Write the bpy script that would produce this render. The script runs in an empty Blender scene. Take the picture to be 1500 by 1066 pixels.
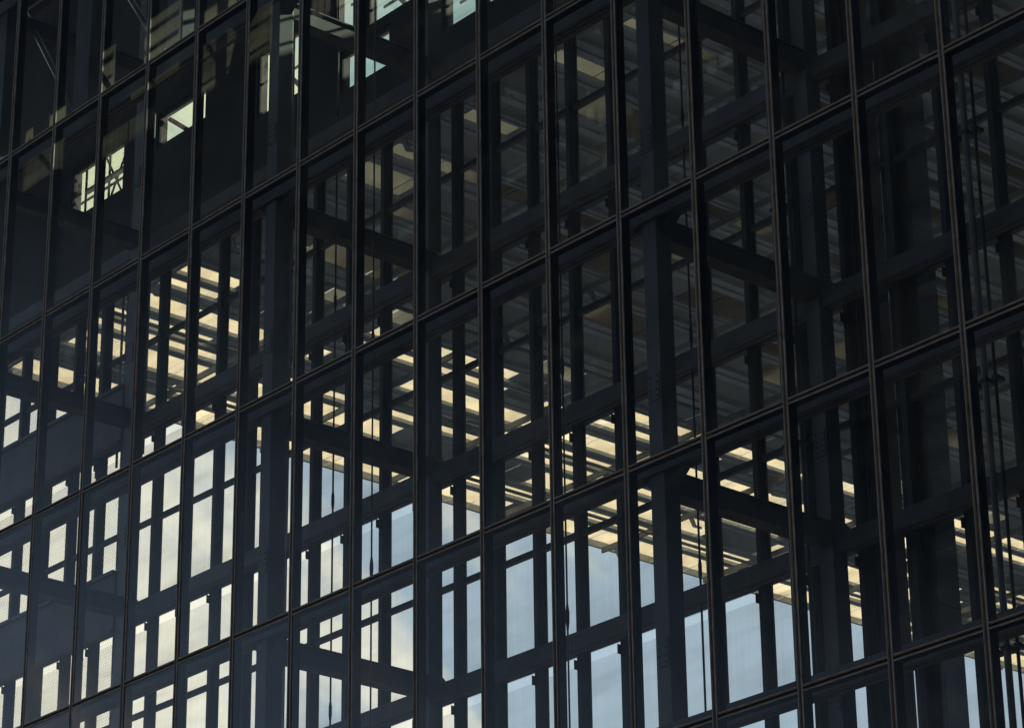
import bpy, bmesh, math, random
from mathutils import Vector, Matrix
random.seed(7)
sc = bpy.context.scene
G = 17.0                      # everything below is written with z = 0 at one transom line; G lifts it above the street

# ------------------------------------------------------------------ camera
ROWS = ((0.65234723, 0.75782251, -0.01217103), (-0.31226312, 0.25410019, -0.91538234), (-0.69060469, 0.6009477, 0.40240158))
CX = Vector(ROWS[0]).normalized(); CD = Vector(ROWS[1]); CF = Vector(ROWS[2]).normalized()
CD = (CF.cross(CX)).normalized(); CX = CD.cross(CF)
CPOS = Vector((41.422, -26.311, -15.265 + G))
cam = bpy.data.cameras.new('camera'); co = bpy.data.objects.new('camera', cam); sc.collection.objects.link(co)
m = Matrix((CX, -CD, -CF)).transposed().to_4x4(); m.translation = CPOS
co.matrix_world = m
cam.sensor_width = 36; cam.lens = 36 * 4491 / 1500; cam.clip_start = 0.5; cam.clip_end = 3000
sc.camera = co
FPX = 4491.0
def px(x, y, z):
    p = Vector((x, y, z + G)) - CPOS
    w = p.dot(CF)
    return 750 + FPX * p.dot(CX) / w, 533 + FPX * p.dot(CD) / w
def seen(pts, mar=40):
    q = [px(*p) for p in pts]
    return not (max(a[0] for a in q) < -mar or min(a[0] for a in q) > 1500 + mar or max(a[1] for a in q) < -mar or min(a[1] for a in q) > 1066 + mar)

# ------------------------------------------------------------------ sky and sun
SUN_EL = 31.0
sv = Vector((0.20, 0.98, 0)).normalized() * math.cos(math.radians(SUN_EL)); sv.z = math.sin(math.radians(SUN_EL))
w = bpy.data.worlds.new('World'); sc.world = w; w.use_nodes = True
nt = w.node_tree; N = nt.nodes; L = nt.links; N.clear()
def nd(T, **k):
    n = N.new(T)
    for a, b in k.items(): setattr(n, a, b)
    return n
out = nd('ShaderNodeOutputWorld'); bg = nd('ShaderNodeBackground'); bg.inputs['Strength'].default_value = 0.10
sky = nd('ShaderNodeTexSky'); sky.sky_type = 'NISHITA'; sky.sun_disc = False
sky.sun_elevation = math.radians(SUN_EL); sky.sun_rotation = math.atan2(sv.x, sv.y)
sky.air_density = 1.0; sky.dust_density = 2.0; sky.ozone_density = 1.0
tc = nd('ShaderNodeTexCoord')
def dotn(v):
    n = nd('ShaderNodeVectorMath', operation='DOT_PRODUCT'); L.new(tc.outputs['Generated'], n.inputs[0]); n.inputs[1].default_value = v
    return n.outputs['Value']
def rng(src, a, b, c=0.0, d=1.0):
    n = nd('ShaderNodeMapRange', interpolation_type='SMOOTHSTEP')
    L.new(src, n.inputs['Value']); n.inputs['From Min'].default_value = a; n.inputs['From Max'].default_value = b
    n.inputs['To Min'].default_value = c; n.inputs['To Max'].default_value = d
    return n.outputs['Result']
def mth(op, a, b):
    n = nd('ShaderNodeMath', operation=op)
    for i, s in enumerate((a, b)):
        if isinstance(s, (int, float)): n.inputs[i].default_value = s
        else: L.new(s, n.inputs[i])
    return n.outputs[0]
def mixc(f, a, b):
    n = nd('ShaderNodeMix', data_type='RGBA')
    if isinstance(f, (int, float)): n.inputs[0].default_value = f
    else: L.new(f, n.inputs[0])
    for i, s in ((6, a), (7, b)):
        if isinstance(s, tuple): n.inputs[i].default_value = s
        else: L.new(s, n.inputs[i])
    return n.outputs[2]
# wispy clouds: cream streaks low in the west, thinning to blue-grey
mp = nd('ShaderNodeMapping'); L.new(tc.outputs['Generated'], mp.inputs[0])
mp.inputs['Rotation'].default_value = (0.55, 0.35, 0.9); mp.inputs['Scale'].default_value = (7.0, 9.0, 34.0)
cb = nd('ShaderNodeCombineXYZ')
L.new(mth('MULTIPLY', dotn((0.286, 0.734, -0.604)), 4.0), cb.inputs[0]); L.new(mth('MULTIPLY', dotn((0.658, 0.302, 0.678)), 17.0), cb.inputs[1])
nz = nd('ShaderNodeTexNoise'); L.new(cb.outputs[0], nz.inputs['Vector'])
nz.inputs['Scale'].default_value = 1.15; nz.inputs['Detail'].default_value = 5; nz.inputs['Roughness'].default_value = 0.5
west = dotn((-0.84, -0.54, 0.0))                   # how far toward the west, across the view
cl = mth('ADD', rng(west, 0.14, 0.46, -0.24, 0.30), nz.outputs['Fac'])
cloud = rng(cl, 0.46, 0.66)
base = mixc(0.90, sky.outputs[0], (3.5, 4.4, 4.95, 1))
skyc = mixc(cloud, base, (8.2, 7.7, 6.1, 1))
cb2 = nd('ShaderNodeCombineXYZ')           # unseen wisps added over the street side, to reflect as soft slanting streaks
L.new(mth('MULTIPLY', dotn((0.286, -0.734, -0.604)), 4.0), cb2.inputs[0]); L.new(mth('MULTIPLY', dotn((0.658, -0.302, 0.678)), 15.0), cb2.inputs[1])
nz2 = nd('ShaderNodeTexNoise'); L.new(cb2.outputs[0], nz2.inputs['Vector']); nz2.inputs['Scale'].default_value = 1.3; nz2.inputs['Detail'].default_value = 4
# darkness added to the unseen street side sky to shape reflections; paler low west
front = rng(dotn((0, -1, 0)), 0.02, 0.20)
shade_mask = mth('ADD', dotn((0.78, -0.10, 1.15)), mth('MULTIPLY', mth('SUBTRACT', nz.outputs['Fac'], 0.5), 0.10))
refl_streak = rng(mth('ADD', nz2.outputs['Fac'], rng(dotn((-0.78, 0.10, -1.15)), 0.10, 0.50, -0.12, 0.08)), 0.44, 0.66)
dim = mixc(front, skyc, mixc(refl_streak, (2.5, 3.5, 4.7, 1), (6.6, 6.3, 5.9, 1)))          # unseen street side sky, toned to set the veil on the glass
dark = mth('MULTIPLY', front, rng(shade_mask, -0.42, 0.02))
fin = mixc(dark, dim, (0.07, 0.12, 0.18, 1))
east = rng(dotn((1, 0.15, 0)), 0.0, 0.55)
fin = mixc(mth('MULTIPLY', east, 0.75), fin, (0.12, 0.15, 0.22, 1))          # dimness added to the unseen eastern sky, so side faces stay dark
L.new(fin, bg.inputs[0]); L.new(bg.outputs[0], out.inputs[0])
sd = bpy.data.lights.new('sun', 'SUN'); sd.energy = 5.0; sd.angle = math.radians(0.6); sd.color = (1.0, 0.92, 0.80)
so = bpy.data.objects.new('sun', sd); sc.collection.objects.link(so); so.rotation_euler = sv.to_track_quat('Z', 'Y').to_euler()
sc.view_settings.view_transform = 'Standard'; sc.view_settings.look = 'None'; sc.view_settings.gamma = 1
sc.view_settings.exposure = 0.6
sc.cycles.transparent_max_bounces = 24; sc.cycles.max_bounces = 8

# ------------------------------------------------------------------ materials
def mat(name, col, rough=0.6, metal=0.0, var=0.15, scale=3.0, stretch=(1, 1, 1), bump=0.0, spec=0.4):
    m = bpy.data.materials.new(name); m.use_nodes = True
    t = m.node_tree; b = t.nodes['Principled BSDF']
    b.inputs['Roughness'].default_value = rough; b.inputs['Metallic'].default_value = metal
    b.inputs['Specular IOR Level'].default_value = spec
    geo = t.nodes.new('ShaderNodeNewGeometry'); mp = t.nodes.new('ShaderNodeMapping'); mp.inputs['Scale'].default_value = stretch
    t.links.new(geo.outputs['Position'], mp.inputs[0])
    n = t.nodes.new('ShaderNodeTexNoise'); n.inputs['Scale'].default_value = scale; n.inputs['Detail'].default_value = 6
    t.links.new(mp.outputs[0], n.inputs['Vector'])
    r = t.nodes.new('ShaderNodeValToRGB')
    r.color_ramp.elements[0].position = 0.3; r.color_ramp.elements[1].position = 0.7
    r.color_ramp.elements[0].color = tuple(c * (1 - var) for c in col) + (1,)
    r.color_ramp.elements[1].color = tuple(min(1, c * (1 + var)) for c in col) + (1,)
    t.links.new(n.outputs['Fac'], r.inputs[0]); t.links.new(r.outputs[0], b.inputs['Base Color'])
    if bump:
        bp = t.nodes.new('ShaderNodeBump'); bp.inputs['Strength'].default_value = bump; bp.inputs['Distance'].default_value = 0.02
        t.links.new(n.outputs['Fac'], bp.inputs['Height']); t.links.new(bp.outputs[0], b.inputs['Normal'])
    return m
M_FIN = mat('black_anodised', (0.006, 0.007, 0.010), 0.9, var=0.2, spec=0.03)
M_GASKET = mat('brown_gasket', (0.24, 0.18, 0.13), 0.7, var=0.35, scale=6)
M_LIP = mat('worn_aluminium', (0.46, 0.49, 0.50), 0.5, 0.1, var=0.35, scale=5)
M_STEEL = mat('blue_grey_paint', (0.13, 0.165, 0.20), 0.5, var=0.22, scale=2.2, stretch=(1, 1, 0.5), bump=0.05)
M_BEAM = mat('beam_paint', (0.105, 0.128, 0.155), 0.6, var=0.25, scale=2.0)
M_BOUNCE = mat('bounce_brown', (0.16, 0.13, 0.12), 0.7, var=0.35, scale=3)  # brown for undersides, with warm light bounced off the ground put into the colour
M_REAR = mat('rear_mullion_paint', (0.04, 0.05, 0.066), 0.6, var=0.25)
M_PIPE = mat('pipe_paint', (0.17, 0.20, 0.245), 0.35, var=0.2)
M_ROD = mat('rod_steel', (0.05, 0.06, 0.075), 0.4, 0.5)
M_WALL = mat('dark_cladding', (0.035, 0.038, 0.045), 0.75, var=0.35, scale=1.1, stretch=(1, 1, 0.4), bump=0.1)
M_DUCT = mat('duct_sheet', (0.06, 0.085, 0.12), 0.5, var=0.2)
M_DUCT2 = mat('duct_cover', (0.02, 0.024, 0.032), 0.6, var=0.2)
M_DECK = mat('deck_concrete', (0.13, 0.13, 0.125), 0.85, var=0.2)
M_PURL = mat('purlin_paint', (0.36, 0.40, 0.43), 0.6, var=0.18, scale=1.5)
M_OPAQ = mat('grey_roof_sheet', (0.25, 0.27, 0.27), 0.7, var=0.2, scale=0.8)
M_RAFT = mat('rafter_paint', (0.17, 0.19, 0.20), 0.6, var=0.2)
M_GROUND = mat('street_paving', (0.045, 0.052, 0.064), 0.9, var=0.2)

def glass(name, tint, dust, streak=True, ior=1.5):
    m = bpy.data.materials.new(name); m.use_nodes = True; t = m.node_tree; n = t.nodes; l = t.links; n.clear()
    o = n.new('ShaderNodeOutputMaterial'); tr = n.new('ShaderNodeBsdfTransparent'); gl = n.new('ShaderNodeBsdfGlossy')
    gl.inputs['Roughness'].default_value = 0.02; gl.inputs['Color'].default_value = (0.9, 0.93, 1, 1)
    gq = n.new('ShaderNodeNewGeometry'); dt = n.new('ShaderNodeVectorMath'); dt.operation = 'DOT_PRODUCT'
    l.new(gq.outputs['Incoming'], dt.inputs[0]); l.new(gq.outputs['True Normal'], dt.inputs[1])
    def mm(op, a, b=None):
        q = n.new('ShaderNodeMath'); q.operation = op
        for i, v in enumerate((a, b)):
            if v is None: continue
            if isinstance(v, (int, float)): q.inputs[i].default_value = v
            else: l.new(v, q.inputs[i])
        return q.outputs[0]
    # Schlick reflection of a thin sheet (both faces)
    fr = mm('MINIMUM', mm('ADD', mm('MULTIPLY', mm('POWER', mm('SUBTRACT', 1.0, mm('ABSOLUTE', dt.outputs['Value'])), 5.0), 1.0), 0.075), 1.0)
    tr.inputs['Color'].default_value = tint + (1,)
    df = n.new('ShaderNodeBsdfDiffuse'); df.inputs['Color'].default_value = (0.42, 0.42, 0.38, 1)
    tl = n.new('ShaderNodeBsdfTranslucent'); tl.inputs['Color'].default_value = (0.60, 0.58, 0.48, 1)
    dm = n.new('ShaderNodeMixShader'); dm.inputs[0].default_value = 0.5; l.new(df.outputs[0], dm.inputs[1]); l.new(tl.outputs[0], dm.inputs[2])
    geo = n.new('ShaderNodeNewGeometry')
    def noise(scale, st):
        mp = n.new('ShaderNodeMapping'); mp.inputs['Scale'].default_value = st; l.new(geo.outputs['Position'], mp.inputs[0])
        z = n.new('ShaderNodeTexNoise'); z.inputs['Scale'].default_value = scale; z.inputs['Detail'].default_value = 5
        l.new(mp.outputs[0], z.inputs['Vector']); return z.outputs['Fac']
    a = noise(14, (1, 1, 0.03)); b = noise(0.9, (1, 1, 0.7))
    mu = n.new('ShaderNodeMath'); mu.operation = 'MULTIPLY'; l.new(a, mu.inputs[0]); l.new(b, mu.inputs[1])
    mr = n.new('ShaderNodeMapRange'); l.new(mu.outputs[0], mr.inputs[0]); mr.inputs['From Min'].default_value = 0.10; mr.inputs['From Max'].default_value = 0.42
    mr.inputs['To Min'].default_value = dust * 0.25; mr.inputs['To Max'].default_value = dust * 2.4
    sx = n.new('ShaderNodeSeparateXYZ'); l.new(geo.outputs['Position'], sx.inputs[0])
    fz = mm('FRACT', mm('ADD', mm('DIVIDE', mm('SUBTRACT', sx.outputs['Z'], 17.0), 3.813), 10.0))
    low = mm('POWER', mm('SUBTRACT', 1.0, fz), 9.0)                  # grime gathers along the foot of each pane
    dd = mm('ADD', mr.outputs[0], mm('MULTIPLY', low, dust * 6.0))
    mp3 = n.new('ShaderNodeMapping'); mp3.inputs['Rotation'].default_value = (0, 0.7, 0); mp3.inputs['Scale'].default_value = (0.5, 1, 2.6)
    l.new(geo.outputs['Position'], mp3.inputs[0]); z3 = n.new('ShaderNodeTexNoise'); z3.inputs['Scale'].default_value = 1.1; z3.inputs['Detail'].default_value = 3
    l.new(mp3.outputs[0], z3.inputs['Vector'])
    sun_smudge = mm('MULTIPLY', mm('POWER', z3.outputs['Fac'], 4.0), dust * 16.0)  # slanting smudges in the dust stand in for soft sun patches
    dd = mm('ADD', dd, sun_smudge)
    m1 = n.new('ShaderNodeMixShader'); l.new(dd, m1.inputs[0]); l.new(tr.outputs[0], m1.inputs[1]); l.new(dm.outputs[0], m1.inputs[2])
    m2 = n.new('ShaderNodeMixShader'); l.new(fr, m2.inputs[0]); l.new(m1.outputs[0], m2.inputs[1]); l.new(gl.outputs[0], m2.inputs[2])
    l.new(m2.outputs[0], o.inputs[0]); return m
M_GLASS = glass('front_glass', (0.93, 0.95, 0.96), 0.022)
M_GLASS2 = glass('rear_glass', (0.92, 0.94, 0.94), 0.045)
M_GREEN = glass('green_glass', (0.80, 0.93, 0.74), 0.05)

def translucent(name, col):
    m = bpy.data.materials.new(name); m.use_nodes = True; t = m.node_tree; n = t.nodes; l = t.links; n.clear()
    o = n.new('ShaderNodeOutputMaterial'); tl = n.new('ShaderNodeBsdfTranslucent'); df = n.new('ShaderNodeBsdfDiffuse'); mx = n.new('ShaderNodeMixShader')
    geo = n.new('ShaderNodeNewGeometry'); z = n.new('ShaderNodeTexNoise'); z.inputs['Scale'].default_value = 1.3; z.inputs['Detail'].default_value = 6
    l.new(geo.outputs['Position'], z.inputs['Vector']); r = n.new('ShaderNodeValToRGB')
    r.color_ramp.elements[0].position = 0.32; r.color_ramp.elements[1].position = 0.62
    r.color_ramp.elements[0].color = tuple(c * 0.72 for c in col) + (1,); r.color_ramp.elements[1].color = col + (1,)
    l.new(z.outputs['Fac'], r.inputs[0]); l.new(r.outputs[0], tl.inputs[0]); df.inputs[0].default_value = (0.5, 0.48, 0.42, 1)
    mx.inputs[0].default_value = 0.97; l.new(df.outputs[0], mx.inputs[1]); l.new(tl.outputs[0], mx.inputs[2]); l.new(mx.outputs[0], o.inputs[0]); return m
M_TRANS = translucent('cream_fibreglass', (1.0, 0.83, 0.52))

# ------------------------------------------------------------------ mesh helpers
class MB:
    def __init__(s): s.v = []; s.f = []; s.mi = []
    def face(s, pts, mi=0):
        i = len(s.v); s.v += [Vector(p) for p in pts]; s.f.append(tuple(range(i, i + len(pts)))); s.mi.append(mi)
    def box(s, x0, x1, y0, y1, z0, z1, mi=0, under=None, front=None):
        i = len(s.v)
        s.v += [Vector(p) for p in ((x0,y0,z0),(x1,y0,z0),(x1,y1,z0),(x0,y1,z0),(x0,y0,z1),(x1,y0,z1),(x1,y1,z1),(x0,y1,z1))]
        for k, q in enumerate(((0,3,2,1),(4,5,6,7),(0,1,5,4),(1,2,6,5),(2,3,7,6),(3,0,4,7))):
            s.f.append(tuple(i + a for a in q)); mm = mi
            if k == 0 and under is not None: mm = under
            if k == 2 and front is not None: mm = front
            s.mi.append(mm)
    def prism(s, poly, axis, a, b, mi=0):
        # poly: 2-D points; axis 'y' -> (x,z) extruded in y ; 'x' -> (y,z) extruded in x
        f = (lambda p, t: (p[0], t, p[1])) if axis == 'y' else (lambda p, t: (t, p[0], p[1]))
        i = len(s.v); n = len(poly)
        s.v += [Vector(f(p, a)) for p in poly] + [Vector(f(p, b)) for p in poly]
        s.f.append(tuple(i + k for k in range(n))); s.f.append(tuple(i + n + k for k in reversed(range(n)))); s.mi += [mi, mi]
        for k in range(n):
            k2 = (k + 1) % n; s.f.append((i + k, i + n + k, i + n + k2, i + k2)); s.mi.append(mi)
    def tube(s, p, q, r, n=12, mi=0, r2=None, cap=True):
        p = Vector(p); q = Vector(q); d = (q - p).normalized(); u = d.orthogonal().normalized(); w2 = d.cross(u); r2 = r if r2 is None else r2
        i = len(s.v)
        for c, rr in ((p, r), (q, r2)):
            for k in range(n):
                a = 2 * math.pi * k / n; s.v.append(c + u * math.cos(a) * rr + w2 * math.sin(a) * rr)
        for k in range(n):
            k2 = (k + 1) % n; s.f.append((i + k, i + k2, i + n + k2, i + n + k)); s.mi.append(mi)
        if cap: s.f.append(tuple(i + k for k in reversed(range(n)))); s.f.append(tuple(i + n + k for k in range(n))); s.mi += [mi, mi]
    def build(s, name, mats, parent=None, bevel=0.0, smooth=False):
        if not isinstance(mats, (list, tuple)): mats = [mats]
        me = bpy.data.meshes.new(name); me.from_pydata([(a.x, a.y, a.z + (0 if parent is None else 0) + G) for a in s.v], [], s.f)
        for mm in mats: me.materials.append(mm)
        for p, k in zip(me.polygons, s.mi): p.material_index = k; p.use_smooth = smooth
        bm = bmesh.new(); bm.from_mesh(me); bmesh.ops.recalc_face_normals(bm, faces=bm.faces); bm.to_mesh(me); bm.free()
        o = bpy.data.objects.new(name, me); sc.collection.objects.link(o)
        if parent:
            o.parent = parent; o.matrix_parent_inverse = PINV[parent.name]
        if bevel:
            b = o.modifiers.new('bevel', 'BEVEL'); b.width = bevel; b.segments = 2; b.limit_method = 'ANGLE'
        PINV[o.name] = Matrix.Identity(4)
        return o
PINV = {}
def tag(o, label, cat, group=None, kind=None):
    o['label'] = label; o['category'] = cat
    if group: o['group'] = group
    if kind: o['kind'] = kind
    return o
def thing(name, label, cat, loc, group=None):
    o = bpy.data.objects.new(name, None); sc.collection.objects.link(o); o.empty_display_size = 0.3
    o.location = (loc[0], loc[1], loc[2] + G); PINV[o.name] = Matrix.Translation(o.location).inverted()
    return tag(o, label, cat, group)

H = 3.813; W = 1.5
ZB, ZT = -G, 24.5            # street level and top of the facade
# ------------------------------------------------------------------ ground
g = MB(); g.face([(-900, -900, -17), (900, -900, -17), (900, 900, -17), (-900, 900, -17)])
go = g.build('ground', M_GROUND); go['kind'] = 'structure'

# ------------------------------------------------------------------ front curtain wall
fw = thing('front_curtain_wall', 'near glass curtain wall of tall panes in thin brown and silver framing, nearest the viewer', 'curtain wall', (8, 0, ZB))
XM = [W * i for i in range(-5, 17)]
ZR = [H * j for j in range(-4, 7)]
for x in XM:
    b = MB()
    b.box(x - 0.036, x + 0.036, 0.012, 0.165, ZB, ZT, 0)                 # deep fin behind the glass
    b.box(x - 0.030, x + 0.028, -0.006, 0.010, ZB, ZT, 1)                # brown gasket strip
    b.box(x - 0.043, x - 0.032, -0.010, 0.010, ZB, ZT, 2)
    b.box(x + 0.030, x + 0.043, -0.012, 0.010, ZB, ZT, 2)
    b.box(x - 0.003, x + 0.003, -0.009, -0.0065, ZB, ZT, 0)
    b.build('mullion', [M_FIN, M_GASKET, M_LIP], fw)
for z in ZR:
    b = MB()
    for x in XM[:-1]:
        a, c = x + 0.05, x + W - 0.05
        b.box(x + 0.038, x + W - 0.038, 0.014, 0.15, z - 0.034, z + 0.034, 0)
        b.box(a, c, -0.006, 0.008, z - 0.030, z + 0.030, 1)
        b.box(a, c, -0.012, 0.008, z - 0.043, z - 0.032, 2)
        b.box(a, c, -0.012, 0.008, z + 0.032, z + 0.043, 2)
        b.box(a, c, -0.010, -0.0065, z - 0.010, z + 0.010, 0)
    b.build('transom', [M_FIN, M_GASKET, M_LIP], fw)
npane = 0
for z in ZR[:-1]:
    for x in XM[:-1]:
        c = [(x, 0, z), (x + W, 0, z), (x + W, 0, z + H), (x, 0, z + H)]
        if not seen(c, 5): continue
        e = 0.02; tl = random.uniform(-0.006, 0.006); tz = random.uniform(-0.006, 0.006)
        b = MB(); b.face([(x + 0.048, 0.002 + tl, z + e + .02), (x + W - 0.048, 0.002 - tl, z + e + .02), (x + W - 0.048, 0.002 - tl + tz, z + H - e - .02), (x + 0.048, 0.002 + tl + tz, z + H - e - .02)])
        b.build('glass_pane', M_GLASS, fw); npane += 1
print('front panes', npane)

# ------------------------------------------------------------------ steel frame (columns, beams)
sf = thing('steel_frame', 'blue grey steel frame of square columns and beams standing between the two glass walls', 'steel frame', (13.5, 2.3, ZB))
XC = [13.41 - 9 * k for k in range(-1, 4)]            # column faces every 9 m
CW = 0.27
for x in XC:
    b = MB(); b.box(x, x + CW, 0.53, 0.82, ZB, ZT, 0); b.build('column', M_STEEL, sf, bevel=0.006)
    b = MB(); b.box(x, x + CW, 3.79, 4.08, ZB, ZT, 0); b.build('column', M_STEEL, sf, bevel=0.006)
for k in range(-4, 7):
    zk = H * k
    xs = sorted(XC)
    for i in range(len(xs) - 1):
        a, c = xs[i] + CW + 0.002, xs[i + 1] - 0.002
        # front longitudinal beam, close behind the transom
        b = MB(); b.box(a, c, 0.60, 0.67, zk + 0.10, zk + 0.35, 0, under=1); b.box(a, c, 0.69, 0.79, zk + 0.10, zk + 0.35, 0, under=1)
        b.box(a, c, 0.668, 0.692, zk + 0.14, zk + 0.33, 0)
        b.build('front_beam', [M_BEAM, M_BOUNCE], sf)
        # back longitudinal beam: two channels with a slot between
        b = MB(); b.box(a, c, 3.86, 3.93, zk - 0.32, zk - 0.05, 0, under=1); b.box(a, c, 3.955, 4.06, zk - 0.315, zk - 0.05, 0, under=1)
        b.box(a, c, 3.928, 3.957, zk - 0.27, zk - 0.07, 0)
        b.build('back_beam', [M_BEAM, M_BOUNCE], sf)
        # triangular haunch plates where the beams meet the columns
        for (y0, y1, zt, zb) in ((0.615, 0.775, zk + 0.35, zk + 0.10), (3.875, 4.045, zk - 0.05, zk - 0.32)):
            for xx, sgn in ((a, 1), (c, -1)):
                if not seen([(xx, y0, zt), (xx, y1, zb)]): continue
                b = MB()
                if y0 > 2: b.prism([(xx, zt + 0.001), (xx + sgn * 0.21, zt + 0.001), (xx, zt + 0.22)], 'y', y0, y1)
                else: b.prism([(xx, zb - 0.001), (xx, zb - 0.24), (xx + sgn * 0.26, zb - 0.001)], 'y', y0, y1)
                b.build('haunch', M_BEAM, sf)
    for x in xs:
        b = MB()
        b.box(x + 0.02, x + CW - 0.02, 0.822, 3.788, zk - 0.18, zk + 0.10, 0)
        b.box(x - 0.005, x + CW + 0.005, 0.822, 3.788, zk + 0.10, zk + 0.125, 0)
        b.box(x - 0.005, x + CW + 0.005, 0.822, 3.788, zk - 0.205, zk - 0.18, 0, under=1)
        b.build('cross_beam', [M_BEAM, M_BOUNCE], sf)

for k in range(-4, 7):                                       # face plate that runs past the front of the columns
    b = MB(); b.box(-14, 23, 0.47, 0.526, H * k + 0.06, H * k + 0.33, 0, under=1); b.build('face_plate', [M_BEAM, M_BOUNCE], sf)
for x in XC:                                                 # bolted splice plates on the columns
    for k in range(-2, 5):
        for y in (0.53, 3.79):
            zc = H * k + 1.35
            if not seen([(x, y, zc)], 0): continue
            b = MB(); b.box(x + 0.03, x + CW - 0.03, y - 0.014, y - 0.001, zc - 0.20, zc + 0.20)
            sp = b.build('splice_plate', M_STEEL, sf)
            b = MB()
            for dx in (0.07, CW - 0.07):
                for dz in (-0.15, -0.05, 0.05, 0.15): b.tube((x + dx, y - 0.026, zc + dz), (x + dx, y - 0.0142, zc + dz), 0.013, 6)
            b.build('bolts', M_REAR, sp)

# ------------------------------------------------------------------ rear window wall
rw = thing('rear_window_wall', 'far wall of narrow dark window bars with the sky showing between them, behind the steel frame', 'window wall', (3, 4.4, ZB))
XR = [-4.14 + 0.997 * k for k in range(-9, 26)]
for i, x in enumerate(XR):
    b = MB()
    zt = ZT if x > 7.3 else 11.28
    b.box(x - 0.10, x, 4.27, 4.42, ZB, zt, 0)
    b.box(x - 0.11, x + 0.01, 4.44, 4.47, ZB, zt, 0)
    for k in range(-3, 6 if x > 7.3 else 3):                      # bearing brackets under each beam
        b.box(x - 0.118, x - 0.101, 4.22, 4.40, H * k - 0.46, H * k - 0.31, 0)
    b.build('mullion', M_REAR, rw)
for k in range(-4, 6):
    b = MB()
    for j in range(len(XR) - 1):
        if k >= 3 and XR[j] < 7.3: continue
        a, c = XR[j] + 0.012, XR[j + 1] - 0.112
        b.box(a, c, 4.33, 4.42, H * k + 1.75, H * k + 1.84, 0, under=1)
    b.build('transom', [M_REAR, M_BOUNCE], rw)
    b = MB()
    for j in range(len(XR) - 1):
        if k >= 3 and XR[j] < 7.3: continue
        a, c = XR[j] + 0.012, XR[j + 1] - 0.112
        b.box(a, c, 4.30, 4.42, H * k - 0.19, H * k - 0.03, 0)
    b.build('transom', [M_REAR, M_BOUNCE], rw)
cand = []
for k in range(-3, 5):
    for j in range(len(XR) - 1):
        x = XR[j]; z = H * k - 0.20
        if x > 7.3 or z < 10: 
            if seen([(x, 4.43, z), (x + 1, 4.43, z), (x + 1, 4.43, z + H), (x, 4.43, z + H)], 0): cand.append((x, z))
print('rear panes', len(cand))
cand.sort(key=lambda c: -c[0])
def rp(bb, x, z):
    bb.face([(x + 0.0, 4.432, z + .0), (x + 0.997 - 0.10, 4.432, z), (x + 0.997 - 0.10, 4.432, z + H - 0.14), (x, 4.432, z + H - 0.14)])
for x, z in cand[:100]:
    b = MB(); rp(b, x, z); b.build('glass_pane', M_GLASS2, rw)
if len(cand) > 100:
    b = MB()
    for x, z in cand[100:]: rp(b, x, z)
    o = b.build('glass_pane', M_GLASS2, rw); o['kind'] = 'stuff'

b = MB(); b.box(7.30, 23.4, 0.90, 4.20, 15.10, 15.34); b.build('shade_slab', M_DECK, sf)          # unseen slab, added to block sky light from above
b = MB(); b.box(-14, 23.4, 0.20, 4.40, ZT + 0.002, ZT + 0.35); b.build('roof_slab', M_DECK, sf)

# ------------------------------------------------------------------ pipes, rods, duct
t = thing('drainpipe', 'round blue grey drainpipe running beside the left steel column', 'pipe', (4.43, 0.95, ZB))
b = MB(); b.tube((4.43, 0.95, ZB), (4.43, 0.95, ZT), 0.085, 24); b.build('pipe', M_PIPE, t, smooth=True)
for k in range(-3, 6):
    b = MB(); b.tube((4.43, 0.95, H * k + 0.9), (4.43, 0.95, H * k + 0.98), 0.095, 24); b.build('clamp', M_PIPE, t)
lab = ['thin pale conduit pipe nearest the black window fin, left of the right steel column',
       'dark thin conduit pipe second in the bundle left of the right steel column',
       'pale thin conduit pipe third in the bundle left of the right steel column',
       'thin conduit pipe touching the right steel column, rightmost of its bundle']
for i, (x, y, r, mm) in enumerate(((13.02, 3.62, 0.028, M_PIPE), (13.13, 3.60, 0.022, M_DUCT2), (13.24, 3.62, 0.030, M_PIPE), (13.33, 3.66, 0.02, M_REAR))):
    t = thing('conduit', lab[i], 'conduit', (x, y, ZB), 'conduit pipes beside the right steel column')
    b = MB(); b.tube((x, y, ZB), (x, y, ZT), r, 10); b.build('pipe', mm, t, smooth=True)
    b = MB()
    for k in range(-3, 6): b.box(x - r - .01, x + r + .01, y - r - .008, y + r + .09, H * k + 1.4, H * k + 1.45)
    b.build('bracket', M_REAR, t)
RODS = [(1.79, 4.00, 0.2, 'thin dark hanging rod behind the cross beam right of the left steel column'),
        (10.79, 4.00, 0.2, 'thin dark hanging rod just right of the middle lit steel column'),
        (6.83, 0.90, 0.63, 'slim steel rod in front of the cross beam left of the dark rear column'),
        (11.26, 0.90, -1.34, 'slim steel rod close against a window fin left of the middle lit steel column')]
for x, y, z0, lb in RODS:
    t = thing('tie_rod', lb, 'rod', (x, y, ZB), 'thin vertical tie rods')
    b = MB(); b.tube((x, y, ZB), (x, y, ZT), 0.017 if y > 2 else 0.014, 8); b.build('rod', M_ROD, t, smooth=True)
    for k in range(-3, 6):
        zc = z0 + H * k
        b = MB(); b.tube((x, y, zc - 0.16), (x, y, zc), 0.012, 10, r2=0.029); b.tube((x, y, zc), (x, y, zc + 0.14), 0.029, 10); b.tube((x, y, zc + 0.14), (x, y, zc + 0.26), 0.029, 10, r2=0.014)
        if seen([(x, y, zc)]): b.build('turnbuckle', M_ROD, t, smooth=True)
t = thing('service_duct', 'wide dark vertical duct with a bluish side panel behind the beams at the right', 'duct', (14.7, 4.6, ZB))
b = MB(); b.box(14.42, 14.95, 4.52, 4.95, ZB, ZT); b.build('casing', M_DUCT, t)
b = MB()
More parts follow.
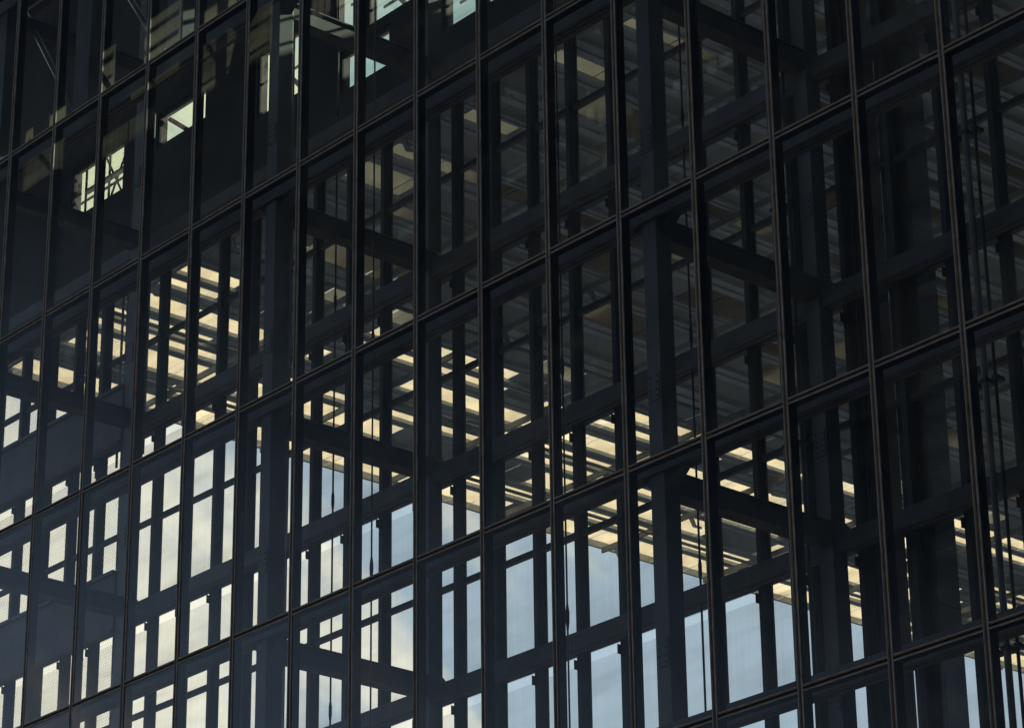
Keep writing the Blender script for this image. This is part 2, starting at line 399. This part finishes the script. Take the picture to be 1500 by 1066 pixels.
for x0 in (14.42, 14.60, 14.78): b.box(x0 + 0.006, x0 + 0.164, 4.495, 4.518, ZB, ZT)
b.build('cover_panel', M_DUCT2, t)
b = MB()
for k in range(-4, 6):
    b.box(14.952, 14.965, 4.53, 4.94, H * k + 0.7, H * k + 0.75); b.box(14.952, 14.965, 4.53, 4.94, H * k + 2.5, H * k + 2.54)
b.build('joint_strip', M_DUCT2, t)
t = thing('cable_riser', 'black ribbed riser panel just right of the rear steel column at the right', 'riser', (13.8, 4.6, ZB))
b = MB(); b.box(13.50, 14.14, 4.54, 4.80, ZB, ZT); b.build('casing', M_DUCT2, t)
b = MB()
for x0 in (13.52, 13.66, 13.80, 13.94): b.box(x0, x0 + 0.02, 4.50, 4.539, ZB, ZT)
b.build('rib', M_FIN, t)
for i, (x, r, lb) in enumerate(((16.55, 0.03, 'thin pipe leftmost of the three at the far right edge'), (16.74, 0.05, 'thicker pale pipe in the middle of the three at the far right edge'), (16.92, 0.025, 'slender dark pipe rightmost of the three at the far right edge'))):
    t = thing('pipe_run', lb, 'pipe', (x, 3.7, ZB), 'pipes at the far right edge')
    b = MB(); b.tube((x, 3.7, ZB), (x, 3.7, ZT), r, 12); b.build('pipe', M_PIPE if i == 1 else M_DUCT2, t, smooth=True)
    b = MB()
    for k in range(-3, 6): b.box(x - r - .015, x + r + .015, 3.7 - r - .01, 3.7 + r + .12, H * k + 1.2, H * k + 1.26)
    b.build('bracket', M_REAR, t)

# ------------------------------------------------------------------ wire mesh behind the left end
def hexmesh(x0, x1, z0, z1, y):
    s = 0.043; wv = 0.0018; b = MB(); dx = math.sqrt(3) * s; dz = 1.5 * s
    r = 0
    z = z0
    while z < z1:
        x = x0 + (dx / 2 if r % 2 else 0)
        while x < x1:
            u, v = px(x, y, z)
            if -10 < u < 1510 and -10 < v < 1076:
                top = (x, z + s); tr_ = (x + dx / 2, z + s / 2); tl_ = (x - dx / 2, z + s / 2); lo = (x + dx / 2, z - s / 2)
                for p, q in ((tl_, top), (top, tr_), (tr_, lo)):
                    b.tube((p[0], y, p[1]), (q[0], y, q[1]), wv, 3, cap=False)
            x += dx
        z += dz; r += 1
    return b
ms = thing('wire_mesh_screen', 'hexagonal wire mesh netting stretched over the window bars at the far left end', 'wire mesh', (-8, 4.6, ZB))
hexmesh(-11.5, -5.9, 0.0, 14.9, 4.6).build('netting', M_REAR, ms)
b = MB()
for x in (-11.5, -8.7, -5.85): b.box(x, x + 0.05, 4.57, 4.63, ZB, 15)
b.build('post', M_REAR, ms)

for k in range(-1, 3):
    t = thing('spandrel_panel', ['lowest', 'second lowest', 'second highest', 'highest'][k + 1] + ' grey horizontal spandrel panel behind the left end of the glass', 'panel', (-9, 3.8, H * k - 0.5), 'spandrel panels at the left end')
    b = MB(); b.box(-13.5, -4.62, 3.76, 3.84, H * k - 0.50, H * k + 0.72); b.build('sheet', M_BEAM, t)
    b = MB(); b.box(-13.5, -4.62, 3.70, 3.758, H * k - 0.52, H * k - 0.44); b.build('lower_flange', M_BOUNCE, t)
    b = MB(); b.box(-13.5, -4.62, 3.70, 3.758, H * k + 0.66, H * k + 0.73); b.build('upper_flange', M_BEAM, t)

rng_o = random.Random(5)
# ------------------------------------------------------------------ enclosed upper storey: dark wall with openings
uw = thing('upper_storey_wall', 'dark clad wall with a row of bright openings in the enclosed upper storey at top left', 'wall', (-2, 4.75, 11.3))
OP = [(-8.2, -6.25, 13.50, 14.72), (-5.05, -3.35, 13.95, 14.75), (-1.6, -0.12, 13.20, 14.7), (1.04, 2.55, 12.62, 13.50), (1.86, 3.5, 13.70, 15.3), (0.85, 1.45, 13.9, 15.3), (4.1, 6.2, 12.62, 14.7)]
Z0, Z3 = 11.30, 20.3
b = MB(); Y0, Y1 = 4.62, 4.86
gx = sorted({-14, 7.25} | {v for o in OP for v in o[:2]}); gz = sorted({Z0, Z3} | {v for o in OP for v in o[2:]})
for i in range(len(gx) - 1):
    z = Z0; mx = (gx[i] + gx[i + 1]) / 2
    for o in sorted([o for o in OP if o[0] < mx < o[1]], key=lambda o: o[2]):
        b.box(gx[i], gx[i + 1], Y0, Y1, z, o[2]); z = o[3]
    b.box(gx[i], gx[i + 1], Y0, Y1, z, Z3)
b.build('wall_panel', M_WALL, uw)
for i, (a, c, Z1, Z2) in enumerate(OP):
    b = MB()
    b.box(a, c, Y0 + .02, Y0 + .10, Z1, Z1 + .05); b.box(a, c, Y0 + .02, Y0 + .10, Z2 - .05, Z2)
    b.box(a, a + .05, Y0 + .02, Y0 + .10, Z1 + .05, Z2 - .05); b.box(c - .05, c, Y0 + .02, Y0 + .10, Z1 + .05, Z2 - .05)
    f = b.build('window_frame', M_WALL, uw)
    b = MB(); b.face([(a + .05, Y0 + .06, Z1 + .05), (c - .05, Y0 + .06, Z1 + .05), (c - .05, Y0 + .06, Z2 - .05), (a + .05, Y0 + .06, Z2 - .05)]); b.build('pane', M_GREEN, f)
    b = MB(); z = Z1 + 0.18
    while z < Z2 - 0.2:
        hh = rng_o.choice((0.05, 0.09, 0.14)); b.box(a + .06, c - .06, Y1 + .10, Y1 + .13, z, z + hh); z += hh + rng_o.choice((0.30, 0.42, 0.6))
    b.build('sun_slats', M_OPAQ, f)
for p, q in (((-5.0, Y1 + .02, 14.7), (-3.6, Y1 + .02, 13.6)), ((1.9, Y1 + .02, 14.9), (2.8, Y1 + .02, 13.8)), ((4.2, Y1 + .02, 14.2), (5.2, Y1 + .02, 12.7)), ((-1.4, Y1 + .02, 14.5), (-0.3, Y1 + .02, 13.3))):
    b = MB(); b.tube(p, q, 0.05, 10); b.build('brace', M_FIN, uw, smooth=True)
b = MB(); b.box(-14, 7.25, 4.62, 9.0, Z3, Z3 + 0.25); b.build('roof_slab', M_WALL, uw)
for x in (-2.04, 1.01):
    b = MB(); b.box(x, x + 0.50, 0.70, 0.95, 11.80, 24); b.build('post', M_STEEL, uw)
for p, q in (((-5.15, 1.2, 16.3), (-2.3, 1.2, 12.0)), ((-1.9, 1.2, 15.6), (0.75, 1.2, 11.9)), ((-5.1, 1.2, 16.3), (-3.9, 1.2, 18.0))):
    b = MB(); b.tube(p, q, 0.06, 14); b.build('brace', M_PIPE, uw, smooth=True)

# ------------------------------------------------------------------ scaffold outside the upper openings
t = thing('scaffold', 'thin crossed scaffold tubes seen through the bright opening at upper left', 'scaffold', (-8, 6, 11))
for x in (-9.2, -8.3, -7.55, -6.6):
    b = MB(); b.tube((x, 5.6, 8), (x, 5.6, 19), 0.028, 8); b.build('standard', M_FIN, t, smooth=True)
for z in (13.9, 14.7, 15.6):
    b = MB(); b.tube((-10, 5.6, z), (-6, 5.6, z), 0.028, 8); b.build('ledger', M_FIN, t, smooth=True)
for p, q in (((-9.2, 5.66, 13), (-7.5, 5.66, 15.8)), ((-7.2, 5.66, 13.3), (-8.6, 5.66, 15.6)), ((-7.6, 5.66, 13.9), (-6.3, 5.66, 15.4))):
    b = MB(); b.tube(p, q, 0.025, 8); b.build('brace', M_FIN, t, smooth=True)

# ------------------------------------------------------------------ canopy behind: purlins, rafters, translucent cream sheets
ZC = 15.0
cp = thing('roof_canopy', 'pale canopy of cream translucent roof strips between grey purlins seen through the far windows', 'canopy', (-3, 28, ZB))
XE = -18.62; YA, YB = 9.0, 50.0; PITCH = 1.12; NL = 40
b = MB(); b.box(XE - 0.10, XE - 0.02, YA, YB, ZC - 0.06, ZC + 0.22); b.build('fascia', M_PURL, cp)
rng2 = random.Random(11)
SPEC = [(0.92, 0.26), (0.62, 0.34), (1.05, 0.30), (0.46, 0.22), (0.50, 0.40), (0.78, 0.55), (0.44, 0.30), (0.60, 0.24), (0.95, 0.70)]
x = XE; lanes = []
for i in range(40):
    sw, wd = SPEC[i] if i < len(SPEC) else (rng2.choice((0.4, 0.55, 0.8, 1.0)), rng2.choice((0.24, 0.34, 0.5)))
    lanes.append((x, sw, wd)); x += sw + wd
XF = x
for i, (x, sw, wd) in enumerate(lanes):
    b = MB(); b.box(x + sw, x + sw + wd, YA, YB, ZC + 0.02, ZC + 0.12)
    b.box(x + sw + wd / 2 - .02, x + sw + wd / 2 + .02, YA, YB, ZC - 0.03, ZC + 0.02)
    b.build('purlin', M_PURL, cp)
    bt, bo = MB(), MB(); y = YA
    while y < YB:
        y2 = min(YB, y + rng2.choice((0.9, 1.3, 2.2, 2.6, 4.0)))
        p = 0.05 if i < 1 else (0.22 if i < 4 else (0.45 if i < 10 else 0.66))
        tgt = bo if rng2.random() < p else bt
        if tgt is bo: tgt.box(x - 0.02, x + sw + 0.02, y + 0.012, y2 - 0.012, ZC + 0.125, ZC + 0.135)
        else:
            n = 0
            ya = y + 0.012
            while ya < y2 - 0.02:                       # corrugated single sheet, laid in overlapping lengths
                yb = min(y2 - 0.012, ya + 1.9); tgt.face([(x - 0.02, ya, ZC + 0.126), (x + sw + 0.02, ya, ZC + 0.126), (x + sw + 0.02, yb, ZC + 0.134), (x - 0.02, yb, ZC + 0.134)]); ya = yb + 0.015
        y = y2
    if bt.v: bt.build('roof_sheet', M_TRANS, cp)
    if bo.v: bo.build('metal_sheet', M_OPAQ, cp)
NL = 40; PITCH = (XF - XE) / NL
for x in (-16.2, -13.4, -9.0):
    b = MB(); b.tube((x, YA, ZC - 0.42), (x, YB, ZC - 0.42), 0.05, 10); b.build('sprinkler_pipe', M_RAFT, cp, smooth=True)
for y in [YA + 0.2 + 4.0 * k for k in range(11)]:
    b = MB(); b.box(XE, XE + NL * PITCH, y, y + 0.06, ZC - 0.22, ZC - 0.06)
    for i in range(0, NL, 3):
        x = XE + i * PITCH + 0.5; b.prism([(x, ZC - 0.22), (x + 0.14, ZC - 0.22), (x + 0.24, ZC - 0.48), (x + 0.46, ZC - 0.60), (x + 0.43, ZC - 0.66), (x + 0.14, ZC - 0.52)], 'y', y + .02, y + .07)
    b.build('rafter', M_RAFT, cp)
for x, y in ((-17.9, 46), (-17.9, 30), (16, 12), (16, 30), (16, 46)):
    b = MB(); b.tube((x, y, ZB), (x, y, ZC - 0.45), 0.22, 16)
    if not seen([(x, y, z) for z in (-10, 0, 5, 10, 14)], 60): b.build('post', M_RAFT, cp, smooth=True)
# an unseen deck, added to shade the inner part of the canopy
dk = thing('shade_deck', 'unseen dark deck added above the inner part of the pale canopy to shade it', 'deck', (3, 30, ZC))
ys = [12.2, 18.0, 18.7, 24.6, 25.2, 31.5, 32.5, 40.0, 40.8, 52]
for i in range(0, len(ys), 2):
    b = MB(); b.box(-10.2, 45, ys[i], ys[i + 1], ZC + 1.05, ZC + 2.6); b.build('slab', M_DECK, dk)
for i in range(1, len(ys) - 1, 2):
    b = MB(); b.box(-3 + 2 * i % 5, 45, ys[i] + .003, ys[i + 1] - .003, ZC + 1.1, ZC + 2.5); b.build('infill', M_DECK, dk)
b = MB()
for y in range(14, 52, 6): b.box(-9.8, 45, y, y + 0.4, ZC + 0.60, ZC + 1.048)
b.build('rib', M_DECK, dk)
for y in (20, 32, 44):
    b = MB(); b.box(-8.6, -8.2, y, y + 0.4, ZC + 0.14, ZC + 1.045); b.build('stub_post', M_DECK, dk)

# ------------------------------------------------------------------ unseen blocks, added outside the picture to shade the right-hand end
def block(name, label, x0, x1, y0, y1, z1, sides):
    t = thing(name, label, 'building', ((x0 + x1) / 2, (y0 + y1) / 2, ZB))
    b = MB(); b.box(x0, x1, y0, y1, ZB, z1); b.build('wall', M_WALL, t)
    z = ZB + 4
    while z < z1 - 3:
        b = MB()
        if 'n' in sides: b.box(x0 + 1, x1 - 1, y1 + 0.003, y1 + 0.08, z, z + 1.8)
        if 'w' in sides: b.box(x0 - 0.08, x0 - 0.003, y0 + 1, y1 - 1, z, z + 1.8)
        b.build('window_band', M_DUCT2, t); z += 3.8
block('street_shade_block', 'unseen dark block added across the street to shade the right end of the glass wall', 4, 90, -78, -44, 62, 'n')
block('side_shade_block', 'unseen dark block added beside the right end of the glass wall to shade it', 25.6, 70, -2.2, 40, 48, 'w')
